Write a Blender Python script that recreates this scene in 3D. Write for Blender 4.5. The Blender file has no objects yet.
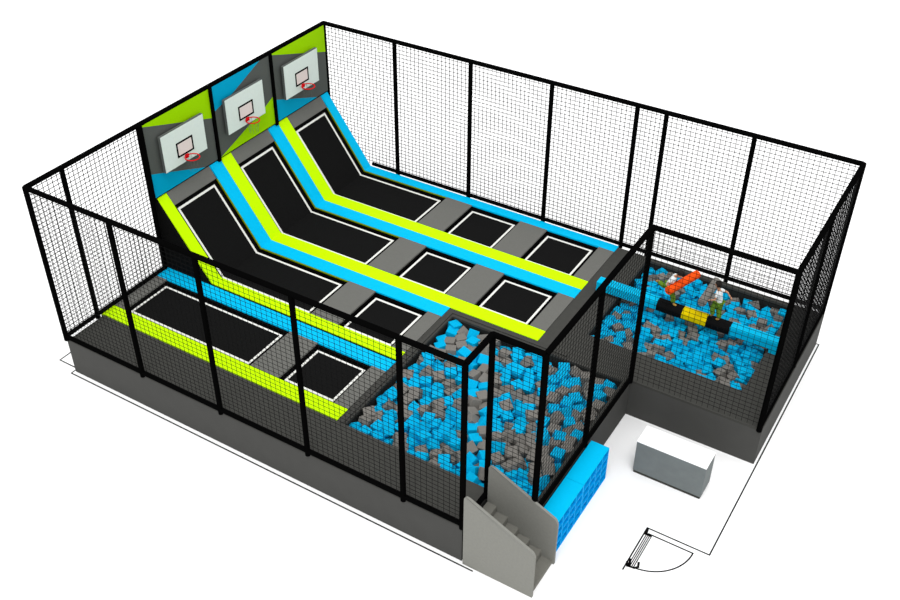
import bpy, bmesh, math, random
from mathutils import Vector, Matrix, Quaternion, Euler
S = bpy.context.scene
C = S.collection
random.seed(11)
PI = math.pi

# ------------------------------------------------------------------ materials
def lin(c):
    c = c / 255.0
    return c / 12.92 if c <= .04045 else ((c + .055) / 1.055) ** 2.4
GAIN = 1.28      # how bright a level white surface is lit, so colours are divided by it
def mat(name, rgb, rough=.7, noise=0.0, scale=30, bump=0.0, spec=.03, direct=False):
    m = bpy.data.materials.new(name); m.use_nodes = True
    nt = m.node_tree; b = nt.nodes['Principled BSDF']
    g = 1.0 if direct else GAIN
    col = [min(.92, lin(c) / g) for c in rgb] + [1]
    b.inputs['Base Color'].default_value = col
    b.inputs['Roughness'].default_value = rough
    b.inputs['Specular IOR Level'].default_value = spec
    if noise or bump:
        tc = nt.nodes.new('ShaderNodeTexCoord')
        n = nt.nodes.new('ShaderNodeTexNoise'); n.inputs['Scale'].default_value = scale; n.inputs['Detail'].default_value = 4
        nt.links.new(tc.outputs['Object'], n.inputs['Vector'])
        if noise:
            r = nt.nodes.new('ShaderNodeMapRange')
            r.inputs['From Min'].default_value = .3; r.inputs['From Max'].default_value = .7
            r.inputs['To Min'].default_value = 1 - noise; r.inputs['To Max'].default_value = 1 + noise
            nt.links.new(n.outputs['Fac'], r.inputs['Value'])
            v = nt.nodes.new('ShaderNodeVectorMath'); v.operation = 'SCALE'
            v.inputs[0].default_value = col[:3]
            nt.links.new(r.outputs['Result'], v.inputs['Scale'])
            nt.links.new(v.outputs['Vector'], b.inputs['Base Color'])
        if bump:
            bp = nt.nodes.new('ShaderNodeBump'); bp.inputs['Strength'].default_value = bump; bp.inputs['Distance'].default_value = .01
            nt.links.new(n.outputs['Fac'], bp.inputs['Height']); nt.links.new(bp.outputs['Normal'], b.inputs['Normal'])
    return m
M = dict(
    floor=mat('white_floor', (239, 239, 239), .9, direct=True, spec=.0),
    line=mat('floor_line_ink', (20, 20, 20)),
    deck=mat('charcoal_deck', (70, 70, 67), .75, .05, 8, .1),
    skirt=mat('charcoal_skirt', (78, 78, 76), .7, .03, 3),
    liner=mat('pit_liner', (44, 46, 45), .8, .05, 6),
    black=mat('black_padding', (7, 7, 7), 1.0, spec=0),
    net=mat('black_netting', (13, 13, 13), .8, spec=.04),
    well=mat('black_well', (12, 12, 12), .9, spec=.04),
    bed=mat('trampoline_bed', (22, 22, 22), .9, .12, 60, .1, spec=.03),
    tape=mat('white_tape', (246, 246, 240), .6),
    lime=mat('lime_vinyl', (203, 255, 0), .55, .015, 20, .05),
    olive=mat('olive_piping', (128, 145, 0), .6),
    blue=mat('blue_vinyl', (0, 192, 244), .55, .02, 20, .05),
    grey=mat('grey_vinyl', (110, 110, 106), .6, .05, 40, .05),
    plime=mat('lime_panel', (164, 224, 0), .7, .03, 40),
    pblue=mat('teal_panel', (0, 168, 212), .7, .03, 40),
    pgrey=mat('grey_panel', (92, 95, 92), .7, .05, 40),
    board=mat('white_board', (232, 242, 236), .5, .02, 15),
    boardedge=mat('board_edge', (96, 100, 98), .6),
    pink=mat('pale_pink_square', (240, 226, 222), .5),
    red=mat('red_metal', (225, 15, 25), .4),
    fblue=mat('blue_foam', (0, 176, 226), .85, .05, 25, .1, spec=.04),
    fgrey=mat('grey_foam', (124, 121, 116), .9, .07, 25, .1, spec=.04),
    beamblue=mat('beam_blue', (0, 190, 236), .6, .02, 20),
    beamblack=mat('beam_black', (14, 14, 15), .6),
    yellow=mat('beam_yellow', (232, 205, 0), .55, .03, 20),
    orange=mat('orange_foam', (245, 84, 22), .7, .03, 20),
    stair=mat('stair_grey', (138, 138, 132), .75, .04, 20, .1),
    tread=mat('tread_grey', (122, 121, 114), .8, .04, 20, .1),
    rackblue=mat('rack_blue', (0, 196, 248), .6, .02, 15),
    rackshade=mat('rack_blue_painted_shade', (0, 80, 175), .6), rackside=mat('rack_blue_side', (8, 170, 246), .6),  # back panel blue is darkened to paint in the shade inside the compartments
    desk=mat('desk_grey', (118, 124, 124), .6, .05, 6),
    desktop=mat('desk_white_top', (246, 246, 246), .6, direct=True, spec=0),
    plinth=mat('desk_plinth', (66, 66, 62), .7),
    skin=mat('skin', (205, 150, 118), .6),
    hair=mat('dark_hair', (38, 34, 32), .7, .2, 60),
    shirt=mat('white_cloth', (232, 236, 236), .8, .05, 20),
    trousers=mat('green_cloth', (104, 140, 44), .85, .08, 20),
    shoe=mat('tan_shoe', (190, 150, 70), .6),
    sole=mat('white_sole', (235, 235, 225), .6),
    shoe2=mat('dark_shoe', (48, 56, 80), .6),
)

# ------------------------------------------------------------------ mesh helpers
def world_loc(o):
    v = Vector(o.location)
    while o.parent: o = o.parent; v += o.location
    return v
class MB:
    def __init__(s): s.v = []; s.f = []; s.mi = []; s.smooth = []
    def add(s, vs, fs, mi=0, smooth=False):
        b = len(s.v); s.v += [tuple(v) for v in vs]
        for f in fs: s.f.append([b + k for k in f]); s.mi.append(mi); s.smooth.append(smooth)
    def box(s, a, b, mi=0):
        x0, y0, z0 = a; x1, y1, z1 = b
        vs = [(x, y, z) for x in (x0, x1) for y in (y0, y1) for z in (z0, z1)]
        s.add(vs, [(0, 1, 3, 2), (4, 6, 7, 5), (0, 4, 5, 1), (2, 3, 7, 6), (0, 2, 6, 4), (1, 5, 7, 3)], mi)
    def tube(s, p, q, r, n=12, mi=0, cap=True, rb=None):
        p = Vector(p); q = Vector(q); d = (q - p).normalized(); rb = rb or r
        a = d.orthogonal().normalized(); b = d.cross(a)
        vs = []
        for c, rr in ((p, r), (q, rb)):
            for i in range(n):
                t = 2 * PI * (i + .5) / n; vs.append(c + (a * math.cos(t) + b * math.sin(t)) * rr)
        s.add(vs, [(i, (i + 1) % n, n + (i + 1) % n, n + i) for i in range(n)], mi, n > 6)
        if cap:
            s.add(vs[:n], [list(range(n))[::-1]], mi); s.add(vs[n:], [list(range(n))], mi)
    def prism(s, prof, y0, y1, mi=0, axis='y'):
        n = len(prof)
        if axis == 'y': vs = [(x, y0, z) for x, z in prof] + [(x, y1, z) for x, z in prof]
        elif axis == 'x': vs = [(y0, x, z) for x, z in prof] + [(y1, x, z) for x, z in prof]
        else: vs = [(x, z, y0) for x, z in prof] + [(x, z, y1) for x, z in prof]
        s.add(vs, [list(range(n)), list(range(n, 2 * n))[::-1]] + [(i, i + n, (i + 1) % n + n, (i + 1) % n) for i in range(n)], mi)
    def torus(s, c, R, r, N=32, n=8, mi=0):
        vs = []; fs = []
        for i in range(N):
            a = 2 * PI * i / N
            for j in range(n):
                b = 2 * PI * j / n
                vs.append((c[0] + (R + r * math.cos(b)) * math.cos(a), c[1] + (R + r * math.cos(b)) * math.sin(a), c[2] + r * math.sin(b)))
                fs.append((i * n + j, ((i + 1) % N) * n + j, ((i + 1) % N) * n + (j + 1) % n, i * n + (j + 1) % n))
        s.add(vs, fs, mi, True)
    def build(s, name, mats, parent=None, loc=None, bevel=0):
        if not isinstance(mats, (list, tuple)): mats = [mats]
        me = bpy.data.meshes.new(name)
        o3 = Vector(loc) if loc else Vector((0, 0, 0))
        me.from_pydata([tuple(Vector(v) - o3) for v in s.v], [], s.f)
        for m in mats: me.materials.append(m)
        for p, i, sm in zip(me.polygons, s.mi, s.smooth): p.material_index = i; p.use_smooth = sm
        bm = bmesh.new(); bm.from_mesh(me)
        bmesh.ops.recalc_face_normals(bm, faces=bm.faces)
        if bevel:
            bmesh.ops.bevel(bm, geom=[e for e in bm.edges if e.is_manifold and e.calc_face_angle(0) > .3], offset=bevel, segments=2, affect='EDGES', profile=.5)
        bm.to_mesh(me); bm.free()
        o = bpy.data.objects.new(name, me); C.objects.link(o)
        o.location = o3
        if parent is not None:
            o.parent = parent; o.location = o3 - world_loc(parent)
        return o
def tag(o, label, cat, group=None, kind=None):
    o['label'] = label; o['category'] = cat
    if group: o['group'] = group
    if kind: o['kind'] = kind
    return o
def thing(name, loc, label, cat, group=None):
    o = bpy.data.objects.new(name, None); C.objects.link(o); o.location = loc
    o.empty_display_size = .2
    return tag(o, label, cat, group)

def grid_slab(mb, xs, ys, pred, z0, z1, mi=0):
    """one closed slab made of the grid cells for which pred(x, y) holds"""
    nx, ny = len(xs) - 1, len(ys) - 1
    on = lambda i, j: 0 <= i < nx and 0 <= j < ny and pred((xs[i] + xs[i + 1]) / 2, (ys[j] + ys[j + 1]) / 2)
    for i in range(nx):
        for j in range(ny):
            if not on(i, j): continue
            a, b, c, d = xs[i], xs[i + 1], ys[j], ys[j + 1]
            mb.add([(a, c, z1), (b, c, z1), (b, d, z1), (a, d, z1)], [(0, 1, 2, 3)], mi)
            mb.add([(a, c, z0), (b, c, z0), (b, d, z0), (a, d, z0)], [(3, 2, 1, 0)], mi)
            for (di, dj, p, q) in ((-1, 0, (a, d), (a, c)), (1, 0, (b, c), (b, d)), (0, -1, (a, c), (b, c)), (0, 1, (b, d), (a, d))):
                if not on(i + di, j + dj):
                    mb.add([(p[0], p[1], z0), (q[0], q[1], z0), (q[0], q[1], z1), (p[0], p[1], z1)], [(0, 1, 2, 3)], mi)

def rounded(pts, rad, n=5):
    """2-D outline with each corner rounded by its own radius"""
    out = []; N = len(pts)
    for i in range(N):
        r = rad[i]; p = Vector(pts[i])
        if r <= 0: out.append(tuple(p)); continue
        a = (Vector(pts[i - 1]) - p); b = (Vector(pts[(i + 1) % N]) - p)
        pa = p + a.normalized() * r; pb = p + b.normalized() * r
        for k in range(n + 1):
            t = k / n; out.append(tuple((1 - t) ** 2 * pa + 2 * t * (1 - t) * p + t * t * pb))
    return out
# 0 217 68
V0 = """11290 1517 -231 -77 16 -1 61;11191 2760 -198 99 6 1 2;11290 3996 -167 89 -2 1 43;10224 1451 -97 -75 -10 -39 51;9322 4507 -96 75 9 -7 63;8618 1712 -162 -52 -1 4 84;11290 3000 -235 -44 0 0 89;11290 1936 -179 52 -40 -2 75;9296 1899 -184 -63 -8 14 75;11290 4447 -163 -99 -2 4 5;9926 3480 -167 -71 21 -23 61;10387 2227 -112 47 13 -5 86;9720 4219 -163 -70 -16 -10 67;11238 2253 -156 50 17 -18 82;10759 2955 -161 -77 -15 15 59;10797 2484 -238 67 6 -16 71;10711 3708 -171 -93 23 -18 17;7860 1462 -154 -89 10 -28 32;10199 1963 -185 87 2 1 47;7737 2755 -147 -9 -2 -30 94;10045 2275 -159 86 31 29 25;9611 2465 -146 93 -3 4 35;10372 4189 -163 71 1 -23 65;9391 3001 -123 19 -28 1 93;11290 3450 -223 0 1 1 99;8992 3995 -185 -42 11 1 89;8061 1718 -186 -60 -9 -3 78;10527 1915 -188 81 -13 -13 53;11093 1925 -181 -44 13 -1 88;11290 4994 -207 -21 23 -7 94;8729 2962 -183 -65 19 12 71;7321 2420 -111 74 27 12 59;10207 3445 -182 45 2 7 88;9067 2463 -186 96 -21 3 13;10164 3963 -239 3 -15 -11 97;9905 2497 -179 83 -10 4 53;9710 3234 -262 -42 11 -6 89;11171 4737 -152 -97 3 -1 18;9045 2047 -188 -60 -21 35 68;8346 2697 -155 -91 -1 -30 24;10890 1210 -144 -77 1 -4 62;10617 2122 -169 90 6 -25 34;10681 4208 -173 68 4 -2 71;8592 3246 -169 -56 40 -4 72;8816 1690 -267 -86 22 -23 38;8437 1938 -136 -13 -32 21 90;9593 1949 -169 83 23 -2 48;7879 3472 -171 41 8 -1 90;9522 1718 -205 -87 -6 -38 28;7946 2034 -158 93 -2 18 28;8919 3231 -213 33 -7 25 90;10644 5199 -199 48 -2 5 86;8346 1225 -181 -13 -35 -23 89;9605 3456 -175 -91 -17 -14 33;8027 3748 -202 94 -1 0 30;7322 1464 -160 69 -14 15 68;10466 2478 -208 -39 30 -1 86;11054 2492 -252 9 4 -1 99;7713 3240 -225 97 1 -7 19;9009 3449 -205 35 6 -1 92;10468 3489 -256 -73 -4 -3 66;7469 4230 -209 -76 21 32 51;7434 2704 -185 9 6 -1 98;10216 4982 -146 32 -9 -26 89;9544 2217 -186 -38 4 3 91;8482 2477 -211 39 18 29 84;9297 5006 -198 -43 39 -8 80;9292 1417 -241 96 3 -2 23;11238 3212 -221 98 9 -6 2;8339 3725 -233 -7 -10 -1 98;8205 3997 -165 -88 -11 8 43;10672 1757 -224 -68 -5 15 70;7597 3441 -142 91 -16 34 9;8296 5210 -210 -60 -6 -3 78;11072 1400 -218 -7 -9 0 98;9626 3954 -228 -71 -5 43 54;10067 1210 -175 -96 -19 11 14;7240 1702 -164 -37 2 -6 92;7706 1718 -156 -89 -3 -23 37;10100 2711 -171 -13 -23 21 93;10316 2691 -192 -92 0 34 13;10986 3206 -196 -84 10 -11 51;8197 1429 -185 -88 7 -24 38;10060 4743 -233 -53 11 3 83;8474 1466 -222 -86 39 -12 28;9786 2188 -230 67 6 -5 73;8710 2659 -202 90 -23 22 27;9475 2749 -170 -67 6 -42 60;10754 4437 -184 39 10 -6 90;8723 4961 -211 71 -4 10 68;9932 1944 -243 34 9 11 92;8872 2179 -196 -68 -24 -17 66;10496 1473 -272 50 -7 0 85;10351 1727 -255 -23 3 10 96;7670 2531 -245 -59 -5 -2 79;9190 2695 -198 44 21 31 80;10173 2941 -205 99 3 -3 4;8200 2945 -184 -22 -14 2 95;10960 3727 -237 43 1 2 89;8641 4222 -176 72 -6 -16 65;10454 4473 -187 77 -6 -4 62;7641 1475 -188 7 0 -2 99;10613 2718 -235 78 3 12 60;8504 3969 -222 78 -10 -11 59;8450 4481 -157 -75 -7 -21 60;10830 1870 -233 -83 30 -9 43;9185 3686 -229 -10 14 13 97;9044 4988 -202 91 2 -6 38;8380 2268 -219 98 0 -2 11;8177 3405 -223 -70 -6 14 68;10073 4256 -237 -87 5 -3 48;9694 1535 -225 -94 -19 -24 9;10770 1500 -248 -29 0 -3 95;7900 4934 -203 7 -2 3 99;11218 1210 -202 71 -18 39 54;8161 1959 -185 71 20 4 66;8144 2449 -258 97 -1 -19 12;10770 3393 -261 -73 -1 -5 66;10769 3931 -169 22 43 2 86;11213 4158 -131 -47 -33 26 76;7919 4490 -197 73 11 8 65;10361 5209 -190 92 9 34 13;9934 1455 -206 -65 12 33 66;10953 2206 -270 -87 -5 -7 46;7402 2185 -252 87 -16 39 23;8610 2193 -225 58 -9 -16 78;9321 2505 -231 43 -1 5 89;9931 3936 -239 -16 -19 -26 92;8339 4753 -153 -91 29 27 2;9401 5201 -215 81 -14 -20 52;9744 1738 -236 80 17 -24 51;7613 4417 -196 51 -5 6 85;8801 4484 -225 -89 32 -22 20;7240 5210 -173 83 -3 7 54;7764 1261 -230 -38 3 0 91;8877 1210 -217 97 11 1 14;9049 1515 -295 -82 1 15 54;10094 1695 -216 -85 -3 -1 51;8781 1954 -263 90 -1 20 36;11004 3028 -228 -77 -7 8 61;11290 2502 -312 91 -33 -16 15;8635 3651 -168 57 -28 29 71;7240 3213 -232 -83 -6 -7 53;8889 3730 -223 -89 2 12 42;10493 3927 -244 -89 8 -10 41;10904 2713 -256 -79 -16 4 58;7466 3673 -173 67 -13 0 71;9711 1210 -197 67 -38 1 62;9486 4154 -201 86 0 0 50;10578 1248 -253 87 -17 17 40;9473 3180 -172 13 22 -8 95;7278 5005 -215 -77 9 -5 61;10958 1668 -268 -93 8 11 31;10326 3217 -266 31 -34 1 87;7240 2243 -239 -91 -15 5 35;9051 2898 -220 -93 19 -7 26;10089 3210 -238 -92 12 -25 22;7295 3934 -212 -40 6 -1 90;9377 3943 -206 -89 31 27 12;9209 2191 -252 82 -14 20 50;9173 4191 -239 55 -12 -5 81;7903 2963 -228 -96 20 9 8;9791 4691 -212 73 16 17 63;8470 2890 -197 34 1 -1 93;7301 3427 -209 44 -7 -31 83;11031 4005 -217 77 -23 29 49;9917 4455 -231 22 21 -7 94;9619 4980 -225 -2 16 -29 93;11047 4944 -176 67 -18 -3 71;10980 4712 -230 44 3 3 88;11182 3697 -245 91 -3 2 38;9888 4945 -198 87 -1 -22 42;8205 4473 -201 -66 2 23 70;10536 4904 -183 49 16 -23 81;7468 1212 -223 77 2 0 62;7441 4679 -224 -80 -1 7 58;8019 3196 -243 74 -10 -22 61;8020 2745 -282 22 20 -22 92;7342 4449 -222 -39 -14 0 90;10383 4743 -202 99 -3 4 7;11216 5210 -201 11 -6 -27 94;11290 2743 -479 -4 33 -3 93;7570 2962 -195 95 0 -2 29;9465 1221 -241 53 -8 -5 83;8722 1430 -299 -91 1 -6 38;9206 1719 -290 -48 16 3 85;7861 3965 -214 -75 18 -27 56;10123 5167 -150 50 1 0 85;11290 2171 -419 -32 -22 -4 91;10350 3647 -242 85 -19 11 46;8261 4217 -227 -64 18 17 72;8764 3970 -211 -96 -14 -18 3;8359 3213 -235 -94 0 16 26;7739 4698 -227 40 -4 0 90;7240 1224 -217 -77 -29 -3 56;11204 1703 -266 -95 19 20 1;7634 1915 -205 85 -23 -7 45;7741 5210 -189 51 -20 29 77;7890 2432 -280 6 20 -15 96;10606 4725 -240 72 -6 -16 65;8904 2682 -250 95 -10 -16 20;11290 3747 -337 -49 -8 0 85;9483 3683 -237 45 -8 -16 86;7585 4937 -246 -91 -3 5 39;8198 4960 -222 38 2 -3 91;10782 4997 -288 -70 3 -42 56;7731 2202 -247 96 5 8 22;10482 2944 -299 42 1 0 90;8056 4188 -200 -77 0 2 62;8950 5210 -239 -12 -13 -25 94;10941 5210 -260 56 9 1 81;9614 2900 -267 49 7 6 86;9602 4468 -243 96 9 1 20;11290 1697 -449 17 28 22 91;9800 2680 -233 -11 -1 16 97;10609 3168 -250 96 -11 0 22;8889 4763 -273 -98 4 -13 0"""
H0 = """7454 1737 -217 -91 -11 -11 36;8814 3421 -232 38 0 0 91;9349 3484 -230 55 -31 -4 76;8630 4652 -257 -61 0 -1 78;8798 2441 -310 75 20 -20 59;7473 5176 -248 6 27 -17 93;7742 3663 -213 33 26 11 89;10953 4209 -272 -41 3 -1 90;9072 4447 -278 75 11 -14 62;8024 5194 -203 -22 -14 28 91;8357 1736 -225 94 -22 8 23;11098 3494 -273 92 13 -33 11;9976 2974 -276 -89 23 6 36;7240 4190 -225 -74 4 -33 56;9246 3235 -247 -82 -9 21 51;7314 2958 -265 31 3 -25 90;7972 4705 -264 -73 4 1 66;9176 1210 -275 81 3 -2 57;9487 4651 -230 -25 0 -3 96;7723 4262 -284 59 -11 27 74;7337 1942 -251 79 26 -14 52;10040 3681 -270 -78 -8 0 60;10181 4462 -257 -9 -13 -11 97;11290 4729 -465 -49 -13 -27 81;11290 5210 -466 72 -15 7 66;8022 2223 -295 -3 -27 -13 94;7240 4662 -255 -94 -1 0 31;8504 4888 -238 -93 -19 13 24;8017 1210 -285 -2 -15 8 97;9121 4684 -230 88 24 -13 37;8528 3472 -239 -68 -5 22 69;8900 4215 -225 -8 -4 35 92;11068 4525 -318 -90 27 5 31;10362 1210 -297 -72 -23 -13 62;11290 4177 -370 79 0 -15 58;8594 1272 -307 26 -4 13 95;7438 3212 -267 97 0 10 17;9373 1674 -369 82 -1 -2 55;7240 3778 -241 -79 23 1 56;7620 3920 -310 -36 31 30 82;9779 3750 -324 15 8 24 94;11235 4926 -422 -97 0 13 14;11290 3177 -400 -74 9 18 63;8592 5195 -345 -31 3 21 92;10175 2433 -265 86 -4 -30 40;9257 5176 -261 26 11 12 94;11236 2399 -453 1 1 6 99;9704 5163 -334 84 26 11 44;7420 2408 -420 -82 -19 -7 52;8928 1969 -427 -90 -26 12 31;11232 2947 -402 89 -12 31 27;10725 2183 -373 -86 0 1 48;7728 1980 -336 -74 -10 4 65;7240 2736 -300 -29 -42 5 85;11240 3968 -334 85 -11 10 48;10384 1465 -407 89 -20 -11 36;9478 4990 -356 67 -5 -39 61;9908 5146 -379 -67 -11 -11 71;9532 1434 -447 91 -1 -36 11;9856 4222 -375 48 -1 8 86;11196 2012 -388 -97 1 -10 15;9745 2970 -399 -85 13 -33 36;7790 4436 -310 66 -1 0 74;9889 1717 -357 98 -5 -11 3;10089 1485 -445 62 11 0 76;10463 3230 -344 96 -2 1 25;8065 3969 -382 66 34 -22 61;10386 3938 -361 -23 -42 3 87;7550 4220 -427 -41 -2 -1 90;10866 4731 -410 -34 -8 17 91;8470 5210 -436 -65 36 4 65;9177 4428 -428 -20 3 4 97;11122 2232 -423 -87 10 8 46;11209 4426 -499 38 -1 0 91;10198 4717 -373 92 -7 -20 29;7633 2235 -363 -99 1 0 2;10203 2259 -390 96 -9 -5 20;7878 2655 -436 89 -32 -2 28;11290 1218 -458 99 -4 -2 4;11195 1468 -514 -56 2 0 82;7240 1924 -317 49 16 -1 85;10635 2442 -435 -54 -5 21 80;7311 2658 -467 91 12 -7 36;9091 3195 -393 49 -8 -3 85;9052 3762 -335 39 -18 -12 88;10791 3718 -437 -52 -1 0 84;7353 4247 -396 81 9 27 49;9666 4665 -378 -98 7 -6 11;8927 1480 -433 36 -17 5 91;10541 1718 -348 31 27 -19 88;9788 1974 -410 90 -4 -5 42;9211 2445 -421 33 12 -28 88;7759 2980 -402 25 1 0 96;9747 3452 -480 -82 8 -7 54;11229 3488 -328 90 -15 2 37;8153 3692 -370 90 26 14 30;9446 4482 -409 -37 16 22 87;7473 1494 -337 96 -10 -9 21;8146 1749 -380 98 0 0 13;8783 1702 -380 -56 -15 15 79;10225 1673 -307 -39 -18 -14 88;10370 1933 -325 -20 12 -16 95;8204 2185 -432 11 3 2 98;8030 2961 -376 -10 1 -30 94;9217 2997 -408 97 -4 -1 17;8696 3194 -364 -96 2 -10 23;9635 3160 -401 36 -6 -1 92;8328 3463 -395 -44 0 -1 88;9171 3470 -375 66 16 15 70;9639 5210 -426 98 -9 3 3;7266 1210 -404 80 -7 7 58;7609 1210 -365 -9 -4 -2 98;7906 1210 -364 5 20 18 95;8201 1210 -461 -52 11 -1 83;8466 1214 -415 -19 2 -1 97;8756 1210 -439 71 -37 13 57;9023 1210 -369 -84 -18 -36 34;9322 1210 -432 -86 -10 11 46;9634 1249 -408 -28 9 -3 94;9879 1210 -389 -85 18 38 27;10192 1213 -360 17 2 -2 97;10459 1217 -479 -63 -28 -8 70;10770 1210 -450 95 -1 0 28;11085 1210 -402 -25 10 -16 94;7240 1450 -401 -82 -18 -5 53;7714 1461 -333 -98 -1 6 11;8071 1484 -445 95 -5 6 27;8286 1416 -459 89 42 -8 4;8645 1417 -510 46 -10 18 85;9199 1463 -500 -2 5 -34 93;9837 1458 -349 85 3 -8 51;10667 1492 -438 34 -24 -1 90;10955 1506 -385 36 -31 23 84;7331 1707 -466 82 7 9 54;7591 1672 -369 19 -2 3 97;7885 1732 -455 -57 11 9 80;8441 1684 -476 -87 -23 3 41;9068 1703 -459 45 -1 0 88;9618 1691 -359 -31 1 11 93;10812 1745 -453 -64 6 -22 72;11071 1686 -418 -81 -1 5 57;7522 1972 -390 -37 0 0 92;8057 1937 -484 -36 13 5 91;8313 1926 -314 92 -11 32 15;8656 1963 -396 29 -9 20 92;9172 1963 -454 -25 7 -3 95;9472 1951 -426 -75 10 14 62;10022 1987 -385 -6 -10 -7 98;10637 1961 -406 -97 4 -6 17;10953 1967 -378 82 0 2 55;7348 2215 -449 92 -3 -1 35;7864 2215 -368 -26 -8 4 95;8449 2178 -400 -90 -41 -1 4;8800 2182 -426 48 -1 0 87;9027 2202 -419 -90 8 6 40;9370 2204 -487 -92 -4 2 37;9612 2219 -383 -91 -2 4 39;9909 2190 -395 -69 -25 4 66;10473 2226 -384 15 -3 -19 96;7240 2486 -445 92 -8 -23 27;7735 2412 -395 -59 -12 -10 78;8034 2450 -392 -92 -14 -9 32;8332 2455 -426 21 32 -7 91;8568 2485 -439 35 -4 10 92;8944 2419 -429 69 2 2 70;9501 2445 -467 -4 -3 -11 98;9787 2506 -389 -31 25 -3 91;10085 2469 -424 58 4 -3 80;10372 2489 -415 -92 -11 -1 35;10951 2442 -453 -29 2 -8 94;7550 2724 -464 -93 -2 -1 33;8166 2692 -433 -67 2 6 72;8437 2669 -392 3 0 0 99;8737 2693 -412 -95 11 3 27;9063 2761 -416 -87 1 14 45;9374 2724 -440 -49 4 -1 86;9632 2653 -382 26 14 -36 88;9948 2716 -432 -92 -4 -35 10;10195 2743 -474 86 -33 4 36;10516 2712 -413 -27 0 1 95;10820 2713 -366 61 1 -2 78;11071 2691 -430 -30 4 -17 93;7240 2995 -415 62 -3 -5 77;7499 2957 -440 96 -4 0 25;8337 2959 -350 -40 -8 28 86;8598 2995 -402 -72 -3 -7 68;8925 2888 -463 52 19 18 80;9437 2914 -465 -76 -14 16 60;10062 2934 -506 -96 20 14 1;10330 2977 -399 -94 -14 20 19;10637 2985 -384 57 -8 -9 80;10876 2964 -392 -97 -5 2 19;7338 3209 -473 -95 -16 12 18;7618 3166 -394 31 6 -11 93;7873 3234 -438 -3 -6 -10 98;8133 3235 -460 91 -2 -5 38;8475 3204 -389 -1 -6 -20 97;9373 3215 -423 -51 -3 12 84;9908 3180 -458 10 -26 29 90;10217 3212 -434 34 26 -29 84;10772 3161 -457 95 -23 -9 16;11065 3182 -462 -75 34 -18 52;7240 3547 -480 -32 -2 1 94;7469 3462 -546 86 23 6 43;7762 3448 -459 93 -26 -23 2;8071 3487 -392 89 8 2 43;8574 3438 -369 -99 -3 -1 9;8908 3499 -421 24 -5 6 96;9481 3490 -390 6 -14 -9 97;10091 3477 -503 80 1 0 59;10355 3459 -442 -47 12 17 85;10647 3400 -387 94 -3 1 30;10953 3507 -439 -8 -6 -2 99;7318 3689 -430 24 10 15 94;7605 3752 -479 54 36 21 72;7876 3741 -403 -84 -14 -35 36;8421 3752 -450 -92 7 14 33;8736 3712 -398 -86 -2 -12 47;9312 3732 -378 9 -7 5 98;9660 3661 -438 -98 0 -5 14;9859 3688 -466 23 -7 17 95;10210 3703 -402 99 2 0 9;10497 3716 -437 -8 -1 2 99;11130 3747 -426 -87 0 0 48;7240 3923 -385 -87 39 0 28;7534 3923 -417 -56 1 2 81;7694 3894 -392 80 28 11 51;8345 3998 -391 14 1 2 98;8606 3929 -410 82 7 -1 54;8847 3953 -422 5 5 2 99;9241 3952 -406 89 3 -2 43;9469 3947 -471 -29 3 -3 95;9784 3940 -406 87 14 -2 45;10065 3996 -413 -3 -13 -9 98;10637 3969 -389 -71 18 5 66;10897 3934 -475 -82 -7 -7 55;7903 4195 -406 9 16 -1 97;8123 4188 -396 -74 -1 -10 65;8488 4247 -449 -70 -20 -10 66;8764 4204 -331 -43 -2 -8 89;9085 4165 -357 -9 37 13 91;9345 4215 -342 39 3 -6 91;9657 4282 -387 79 -5 -3 59;10152 4307 -372 88 -15 10 42;10485 4218 -369 -78 0 -2 61;10819 4205 -392 3 -22 -22 94;11036 4201 -394 93 -26 8 19;7240 4504 -440 -82 1 -13 53;7439 4451 -389 63 16 -23 71;8016 4443 -434 15 7 28 93;8270 4475 -359 93 3 3 33;8625 4514 -394 -5 -16 8 97;8933 4416 -348 -52 0 3 84;9748 4466 -416 88 15 -8 41;10010 4493 -400 -66 21 -20 68;10352 4474 -320 98 -7 -2 8;10632 4472 -399 73 -14 35 55;10913 4499 -495 96 -2 5 22;7307 4676 -349 -48 21 -34 77;7577 4687 -403 84 -1 3 53;7921 4714 -430 -64 2 7 75;8161 4686 -415 88 -21 -17 35;8444 4744 -382 91 1 -2 40;8819 4660 -419 98 -11 1 11;9065 4729 -459 -79 0 2 60;9364 4688 -431 -14 -2 -1 98;9925 4713 -357 -87 -2 -2 48;10531 4688 -378 -16 1 -11 97;11065 4726 -452 -66 10 -23 69;7240 5031 -430 36 34 6 85;7436 4941 -364 -46 -23 -14 83;7750 4942 -426 -83 25 21 43;8075 4993 -432 -81 -5 9 56;8381 4934 -458 62 -24 -19 71;8608 5000 -422 85 3 9 50;8951 4912 -458 -23 -26 -8 92;9153 5007 -456 68 -1 -1 72;9752 4951 -379 7 15 8 97;10112 4935 -328 -96 -17 2 15;10393 4995 -305 99 -7 6 0;10651 4951 -421 -50 9 9 85;10964 4949 -377 88 -16 1 42;7322 5207 -378 -85 -11 22 45;7643 5210 -325 70 27 -16 63;7937 5210 -370 41 3 -4 90;8182 5187 -397 69 1 2 71;8753 5183 -467 -86 0 0 49;9036 5200 -475 83 0 9 53;9345 5210 -425 -20 10 -12 96;10251 5210 -337 2 -18 -24 94;10522 5210 -394 -8 14 -9 97;10835 5200 -469 -72 -5 -2 68;11045 5210 -400 86 -2 -5 49"""
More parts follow.
